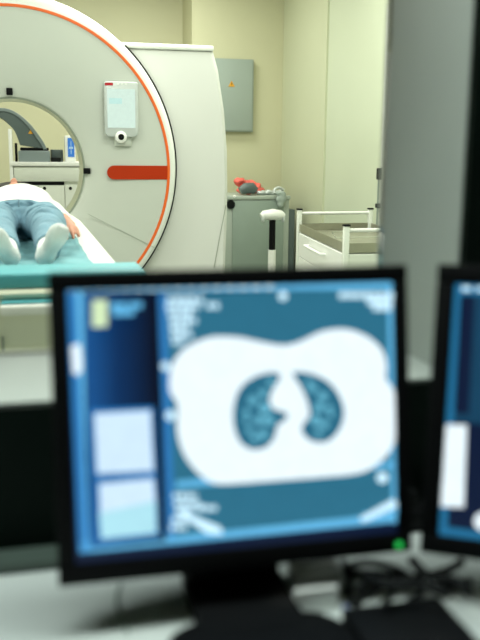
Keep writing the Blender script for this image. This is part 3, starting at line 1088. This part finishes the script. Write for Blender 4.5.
def monitor(label, c, yaw, tilt, screen_fn, neck_w, base, cap):
    Mx = mon_frame(c, yaw, tilt)
    t = thing('computer_monitor', label, 'monitor', (c.x, c.y + .08, DZ))
    loc = []

    def put(mb, name, m, parent=t, world=False, **k):
        if not world:
            for v in mb.bm.verts:
                v.co = Mx @ v.co
        o = mb.build(name, m, parent, **k)
        return o
    mb = MB()
    # housing: frame bars around the screen
    fr_ = .0
    BL, BR, BT, BB = cap
    for a, b in (((BL, SH1), (BR, BT)), ((BL, BB), (BR, SH0)), ((BL, SH0), (SW0, SH1)), ((SW1, SH0), (BR, SH1))):
        mb.box((a[0], 0, a[1]), (b[0], .016, b[1]), bev=.002)
    hz_ = put(mb, 'bezel', m_black)
    mb = MB()
    mb.rings([[V((sx * MW / 2 * k, y, sz * MH / 2 * k)) for sx, sz in ((-1, -1), (1, -1), (1, 1), (-1, 1))] for y, k in ((.014, .995), (.035, .97), (.055, .75), (.06, .55))])
    put(mb, 'rear_cover', m_black, angle=20)
    screen_fn(Mx, put, t)
    # stand: neck and base
    pb_ = Mx @ V((0, .05, -.04))
    nx_ = V((pb_.x, pb_.y - .005, 0))
    ax = Mx.to_3x3() @ V((1, 0, 0))
    bk = V((-ax.y, ax.x, 0))
    mb = MB()
    w = neck_w / 2
    rings = []
    for z, wk, dy in ((DZ + .018, w * 1.08, 0), (DZ + .05, w, 0), (pb_.z, w * .95, .0), (pb_.z + .06, w * .9, -.005)):
        cpt = V((nx_.x, nx_.y, z)) + bk * dy
        rings.append([cpt + ax * sx * wk + bk * sy * .013 for sx, sy in ((-1, -1), (1, -1), (1, 1), (-1, 1))])
    mb.rings(rings)
    put(mb, 'stand_neck', m_black, world=True, bevel=.004)
    mb = MB()
    bw, bd = base
    cpt = V((nx_.x, nx_.y, 0)) - bk * (bd * .5 + .085)
    ring_ = []
    for k in range(40):
        a = 2 * PI * k / 40
        cx_, sy_ = math.cos(a), math.sin(a)
        ex = .55
        ring_.append(ax * (abs(cx_) ** ex * (1 if cx_ > 0 else -1)) * bw / 2 + bk * (abs(sy_) ** ex * (1 if sy_ > 0 else -1)) * bd / 2)
    mb.rings([[cpt + p * s + ez * z for p in ring_] for z, s in ((DZ, 1), (DZ + .009, 1), (DZ + .015, .97), (DZ + .018, .90))])
    tn = V((nx_.x, nx_.y, 0))
    mb.prism([tn + ax * sx * w * 1.1 + bk * sy + ez * DZ for sx, sy in ((-1, -.12), (1, -.12), (1, .02), (-1, .02))], ez * .0185)
    put(mb, 'stand_base', m_black, world=True)
    # power light
    return t, Mx, put


def poly_on(mb, Mi, pts, lay, closed_spline=0):
    loc = [px2mon(Mi, x, y, .004) for x, y in pts]
    if closed_spline:
        loc = spline(loc, closed_spline, True)
    y = .004 - lay * .0006
    mb.prism([V((min(max(p.x, SW0 + .0005), SW1 - .0005), y, min(max(p.z, SH0 + .0005), SH1 - .0005))) for p in loc], (0, .0004, 0))


def rectpx(x0, y0, x1, y1, sl0=0.0, sl1=0.0):
    """pixel rectangle whose horizontal edges keep the screen's slope"""
    def sl(y):
        return -(y - 185) * .000265
    return [(x0, y0), (x1, y0 + sl(y0) * (x1 - x0)), (x1, y1 + sl(y1) * (x1 - x0)), (x0, y1)]


# screen palette
g_bg = glow('scan_background_blue', (46, 116, 144), .97)
g_edge = glow('screen_light_blue', (100, 186, 232), 1.1)
g_mid = glow('screen_mid_blue', (48, 126, 192), 1.0)
g_white = glow('screen_white', (236, 250, 255), 1.12)
g_pale = glow('screen_pale_blue', (205, 240, 255), 1.25)
g_lav = glow('thumbnail_pale', (208, 234, 253), 1.1)
g_cyan = glow('thumbnail_cyan', (178, 232, 245), 1.05)
g_yel = glow('icon_yellow_green', (212, 236, 190), 1.1)
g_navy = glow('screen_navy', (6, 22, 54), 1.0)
g_lung = glow('lung_blue', (44, 112, 140), .97)
g_ves = glow('lung_vessel', (110, 190, 215), 1.0)
g_dark = glow('screen_dark_navy', (4, 12, 34), 1.0)

# gradient panel: blue on the left fading to navy on the right (the viewer's own side panel)
g_grad = glow('side_panel_blue', (20, 80, 140), .9)
ntg = g_grad.node_tree
bsd = ntg.nodes['Principled BSDF']
tcg = ntg.nodes.new('ShaderNodeTexCoord')
sep = ntg.nodes.new('ShaderNodeSeparateXYZ')
rmp = ntg.nodes.new('ShaderNodeValToRGB')
ntg.links.new(tcg.outputs['Generated'], sep.inputs[0])
ntg.links.new(sep.outputs[0], rmp.inputs[0])
rmp.color_ramp.elements[0].position = 0.0
rmp.color_ramp.elements[0].color = srgb(28, 92, 158) + (1,)
rmp.color_ramp.elements[1].position = 1.0
rmp.color_ramp.elements[1].color = srgb(4, 13, 36) + (1,)
e_ = rmp.color_ramp.elements.new(.45)
e_.color = srgb(10, 52, 100) + (1,)
ntg.links.new(rmp.outputs['Color'], bsd.inputs['Emission Color'])


def screen_one(Mx, put, t):
    Mi = Mx.inverted()
    mb = MB()
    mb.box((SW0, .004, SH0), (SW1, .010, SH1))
    scr_ = put(mb, 'screen', g_navy, smooth=False)  # navy glow left bare at the bottom imitates the bezel's reflection
    mats_ = [g_edge, g_mid, g_bg, g_white, g_pale, g_lav, g_cyan, g_yel, g_lung, g_ves, g_navy, g_dark]
    mb = MB()

    def P_(mi, pts, lay, sp=0):
        mb.mi = mats_.index(mi)
        poly_on(mb, Mi, pts, lay, sp)
    # window borders
    P_(g_edge, [(60, 284), (400, 278), (400, 288.5), (60, 292)], 1)                       # top strip
    P_(g_mid, [(64, 292), (76, 292), (92, 552), (79, 552)], 1)      # left strip
    P_(g_edge, [(76, 292), (83, 292), (88, 545), (92, 552), (86, 552)], 1)
    P_(g_edge, [(386, 287), (397, 287), (401, 522), (391, 523)], 1)
    P_(g_edge, [(80, 541), (400, 508), (402, 521), (80, 553)], 1)
    P_(g_bg, [(158, 294), (387, 288), (392, 513), (167, 537)], 2)
    P_(g_mid, [(158, 294), (166, 294), (175, 536), (167, 537)], 3)
    P_(g_dark, [(152, 296), (158, 296), (166, 540), (159, 541)], 3)
    # table line below the scan
    P_(g_edge, [(176, 481), (392, 462), (392, 467), (176, 488)], 3)
    # body section
    body = [(169, 386), (172, 364), (186, 347), (210, 337), (238, 337), (262, 342), (284, 345), (300, 341), (322, 331), (346, 329), (368, 337), (382, 351), (386, 367), (385, 378), (393, 390), (398, 408), (398, 424), (392, 446), (378, 463), (358, 473), (320, 477), (280, 480), (240, 483), (214, 483), (198, 473), (184, 455), (177, 432), (177, 405), (172, 396)]
    P_(g_white, body, 4, 4)
    P_(g_lung, [(233, 410), (238, 391), (250, 379), (266, 373), (277, 373), (279, 378), (274, 386), (270, 394), (269, 402), (274, 409), (286, 413), (285, 419), (277, 425), (274, 436), (266, 446), (253, 449), (241, 443), (234, 428)], 5, 4)
    P_(g_lung, [(293, 372), (308, 373), (325, 380), (337, 393), (343, 410), (340, 426), (331, 438), (320, 442), (308, 439), (301, 430), (304, 422), (309, 415), (307, 402), (301, 388), (294, 377)], 5, 4)
    random.seed(11)
    ves = [(252, 400, 4), (262, 393, 3.5), (246, 412, 3), (264, 408, 5), (258, 420, 4), (249, 430, 3), (268, 420, 4.5), (262, 434, 4), (254, 438, 3), (270, 382, 3), (246, 420, 2.5),
           (312, 388, 3.5), (322, 396, 4), (318, 407, 4), (328, 408, 3), (315, 420, 4.5), (324, 424, 3.5), (330, 414, 2.5), (318, 432, 3), (308, 382, 2.5)]
    ves = [(x, y, r_ * 1.15) for x, y, r_ in ves]
    for (x, y, r_) in ves:
        P_(g_ves, [(x + r_ * math.cos(a), y + r_ * math.sin(a)) for a in (0, .785, 1.57, 2.36, 3.14, 3.93, 4.71, 5.5)], 6)
    # round markers
    for (x, y, r_) in ((282, 296, 4.5), (165, 366, 4.5), (170, 415, 5), (381, 477, 5.5), (112, 300, 0)):
        if r_:
            P_(g_pale, [(x + r_ * math.cos(a), y + r_ * math.sin(a)) for a in [k * PI / 5 for k in range(10)]], 7)
    # text blocks, too blurred to read: short dashes
    rows = [(167, 202, 297), (166, 198, 304), (168, 192, 311), (170, 196, 318), (170, 188, 325), (171, 192, 332), (172, 184, 339), (206, 218, 303)]
    for x0, x1, y in rows:
        x = x0
        while x < x1:
            w_ = random.uniform(3, 8)
            P_(g_pale, rectpx(x, y, min(x + w_, x1), y + 5.6), 7)
            x += w_ + 1.5
    rows = [(338, 392, 292.5), (366, 391, 299), (372, 390, 305)]
    for x0, x1, y in rows:
        x = x0
        while x < x1:
            w_ = random.uniform(4, 9)
            P_(g_pale, rectpx(x, y, min(x + w_, x1), y + 5.8), 7)
            x += w_ + 1.2
    rows = [(173, 196, 493), (174, 200, 501), (176, 192, 508), (196, 216, 505), (172, 190, 516), (170, 186, 524)]
    for x0, x1, y in rows:
        x = x0
        while x < x1:
            w_ = random.uniform(4, 8)
            P_(g_pale, rectpx(x, y, min(x + w_, x1), y + 5), 7)
            x += w_ + 1.2
    rows = [(362, 374, 512), (378, 396, 508)]
    for x0, x1, y in rows:
        P_(g_edge, rectpx(x0, y, x1, y + 5), 7)
    P_(g_pale, [(177, 512), (183, 511), (220, 526), (222, 533), (206, 532)], 8)
    P_(g_pale, [(358, 517), (392, 498), (396, 503), (395, 506), (362, 521)], 8)
    # left panel
    P_(g_white, [(71, 346), (79, 343), (81, 350), (82, 368), (79, 375), (73, 373)], 7)
    P_(g_yel, rectpx(92, 300, 107, 327), 7)
    for x0, x1, y in ((110, 126, 303), (128, 142, 302.4), (112, 134, 310)):
        P_(g_edge, rectpx(x0, y, x1, y + 6), 7)
    for x in range(70, 268, 13):
        P_(g_pale, rectpx(x, 287.5 - (x - 66) * .012, x + 7, 291.5 - (x - 66) * .012), 7)
    # thumbnails
    P_(g_mid, [(90, 409), (153, 406), (156, 474), (93, 477)], 6)
    P_(g_lav, [(94, 413), (150, 410), (153, 470), (97, 473)], 7)
    P_(g_mid, [(95, 479), (156, 474), (159, 536), (97, 543)], 6)
    P_(g_lav, [(99, 483), (153, 478), (155, 500), (100, 512)], 7)
    P_(g_cyan, [(99, 512), (155, 500), (156, 532), (101, 538)], 7)
    put(mb, 'screen_image', mats_, scr_, smooth=False)
    mb = MB()
    poly_on(mb, Mi, [(83, 294), (152, 292), (159, 541), (92, 548)], 1.5)
    put(mb, 'side_panel_image', g_grad, scr_, smooth=False)


def screen_two(Mx, put, t):
    Mi = Mx.inverted()
    mb = MB()
    mb.box((SW0, .004, SH0), (SW1, .010, SH1))
    scr_ = put(mb, 'screen', g_dark, smooth=False)
    mb = MB()
    mats_ = [g_edge, g_mid, g_bg, g_white, g_pale, g_navy, g_teal2, g_band]

    def P_(mi, pts, lay):
        mb.mi = mats_.index(mi)
        poly_on(mb, Mi, pts, lay)
    P_(g_teal2, [(440, 283), (640, 287), (640, 300), (440, 294)], 1)
    P_(g_teal2, [(445, 284), (461, 284), (447, 540), (430, 540)], 2)
    P_(g_teal2, [(430, 525), (640, 553), (640, 570), (430, 536)], 1)
    P_(g_navy, [(461, 295), (475, 295), (469, 414), (455, 413)], 2)
    P_(g_band, [(475, 295), (530, 297), (528, 420), (469, 414)], 2)
    P_(g_navy, [(530, 297), (640, 300), (640, 430), (528, 420)], 2)
    P_(g_band, [(454, 413), (640, 430), (640, 440), (453, 421)], 3)
    P_(g_navy, [(453, 422), (640, 440), (640, 553), (447, 526)], 2)
    P_(g_white, [(444, 424), (467, 425), (464, 507), (440, 506)], 4)
    P_(g_white, [(483 + 9 * math.cos(a), 521 + 9 * math.sin(a)) for a in [k * PI / 8 for k in range(16)]], 4)
    for k in range(8):
        P_(g_pale, [(462 + k * 15, 286.5 + k * .3), (471 + k * 15, 286.7 + k * .3), (471 + k * 15, 291 + k * .3), (462 + k * 15, 290.8 + k * .3)], 4)
    put(mb, 'screen_image', mats_, scr_, smooth=False)


g_band = glow('screen_band_blue', (20, 70, 100), .9)
g_teal2 = glow('screen_teal_blue', (34, 116, 160), 1.0)
mon1, M1, put1 = monitor('larger foreground monitor showing a white chest scan with two blue lungs', V((.233, .913, .900)), R(.9), R(8.8), screen_one, .108, (.215, .20), (-.2095, .208, .1715, -.174))
mon2, M2, put2 = monitor('second monitor cut off by right edge, turned inward beside the chest scan monitor', V((.645, .798, .899)), R(30.4), R(10.3), screen_two, .10, (.25, .20), (-.211, .211, .174, -.174))
l1 = px2mon(M1.inverted(), 399, 545, 0)
mb = MB()
mb.lathe_y((l1.x, l1.z), [(.0005, -.0016), (.0036, -.0014), (.0040, 0), (.0005, .001)], n=16)
put1(mb, 'power_light', m_led, label='round green power light')
l2 = px2mon(M2.inverted(), 470, 560, 0)

# blue-lit box, adapters and cables between the stands
hub = thing('docking_box', 'flat black box with a tiny blue light between the two monitor stands', 'docking box', (.405, .82, DZ))
q = az(347, 612, DZ + .022)
MB().box((q.x - .006, .72, DZ), (q.x + .115, q.y + .006, DZ + .026), bev=.005).build('case', m_black, hub)
MB().ball((q.x, q.y + .006, DZ + .024), .0032, .0032, .0022, n=12).build('indicator_light', m_bled, hub)
w0, w1 = az(289, 612, DZ + .012), az(340, 583, DZ + .012)
wa = thing('power_adapter', 'white power adapter block on the desk right of the main stand neck', 'power adapter', ((w0.x + w1.x) / 2, (w0.y + w1.y) / 2, DZ))
w0, w1 = az(289, 612, DZ), az(340, 586, DZ + .03)
MB().box((w0.x + .004, w0.y, DZ), (w1.x - .001, w1.y, DZ + .030), bev=.005, seg=3).build('case', m_white, wa)
MB().box((w0.x + .02, w1.y + .0005, DZ + .008), (w0.x + .034, w1.y + .010, DZ + .018), bev=.002).build('plug_socket', m_black2, wa)
w2, w3 = az(287, 578, DZ + .0), az(343, 567, DZ + .022)
sb = MB().box((w2.x, w2.y, DZ), (w3.x, w3.y, DZ + .022), bev=.004, seg=3).build('power_adapter', m_white)
tag(sb, 'slim white adapter box behind the thicker white adapter block', 'power adapter')
pw = az(380, 572, DZ)
ps = thing('power_strip', 'black power strip lying on desk behind the tangled cables', 'power strip', (pw.x, 1.03, DZ))
MB().box((.40, 1.045, DZ), (.64, 1.085, DZ + .035), bev=.006).build('case', m_black, ps)
for k in range(3):
    MB().box((.43 + k * .065, 1.05, DZ + .0352), (.465 + k * .065, 1.08, DZ + .062), bev=.005).build('plug', m_black2, ps)


def cable(pts, r, label, m=m_black2, g='black cables tangled behind the monitors'):
    P3 = [az(x, y, DZ + r + up_) for (x, y, up_) in pts]
    o = MB().tube(spline(P3, 8), r, n=8).build('cable', m)
    tag(o, label, 'cable')
    return o


cable([(344, 571, .0), (362, 573, .003), (384, 574, .003), (410, 580, 0), (440, 588, 0), (470, 581, .0)], .0045, 'black cable lying lowest, level from white adapter towards the right stand')
cable([(343, 562, .0), (350, 578, .0), (347, 592, .0), (352, 603, .0)], .0045, 'short black cable beside the right face of the white adapter')
cable([(348, 566, .012), (372, 563, .014), (402, 572, .014), (420, 592, .012), (408, 603, .010)], .0045, 'black looped cable just below the green power light')
cable([(355, 604, .022), (378, 588, .026), (404, 581, .026), (444, 571, .026), (462, 562, .026)], .005, 'black cable rising from blue-lit box towards the right monitor')
cable([(356, 592, .035), (372, 582, .036), (392, 592, .036), (384, 603, .035)], .0038, 'thin black cable knotted above the others behind the blue-lit box')
cable([(412, 560, .038), (428, 576, .038), (452, 580, .038), (470, 592, .036)], .006, 'thick black cable crossing in front of the right stand')
cable([(366, 576, .046), (392, 586, .047), (424, 586, .047), (448, 596, .046)], .005, 'topmost black cable of the tangle, sagging towards the right stand')
cable([(121, 584, .0), (117, 598, .0), (120, 614, .0), (128, 632, 0)], .0022, 'thin grey cable lying on bare desk left of the main stand', m_eqgrey)
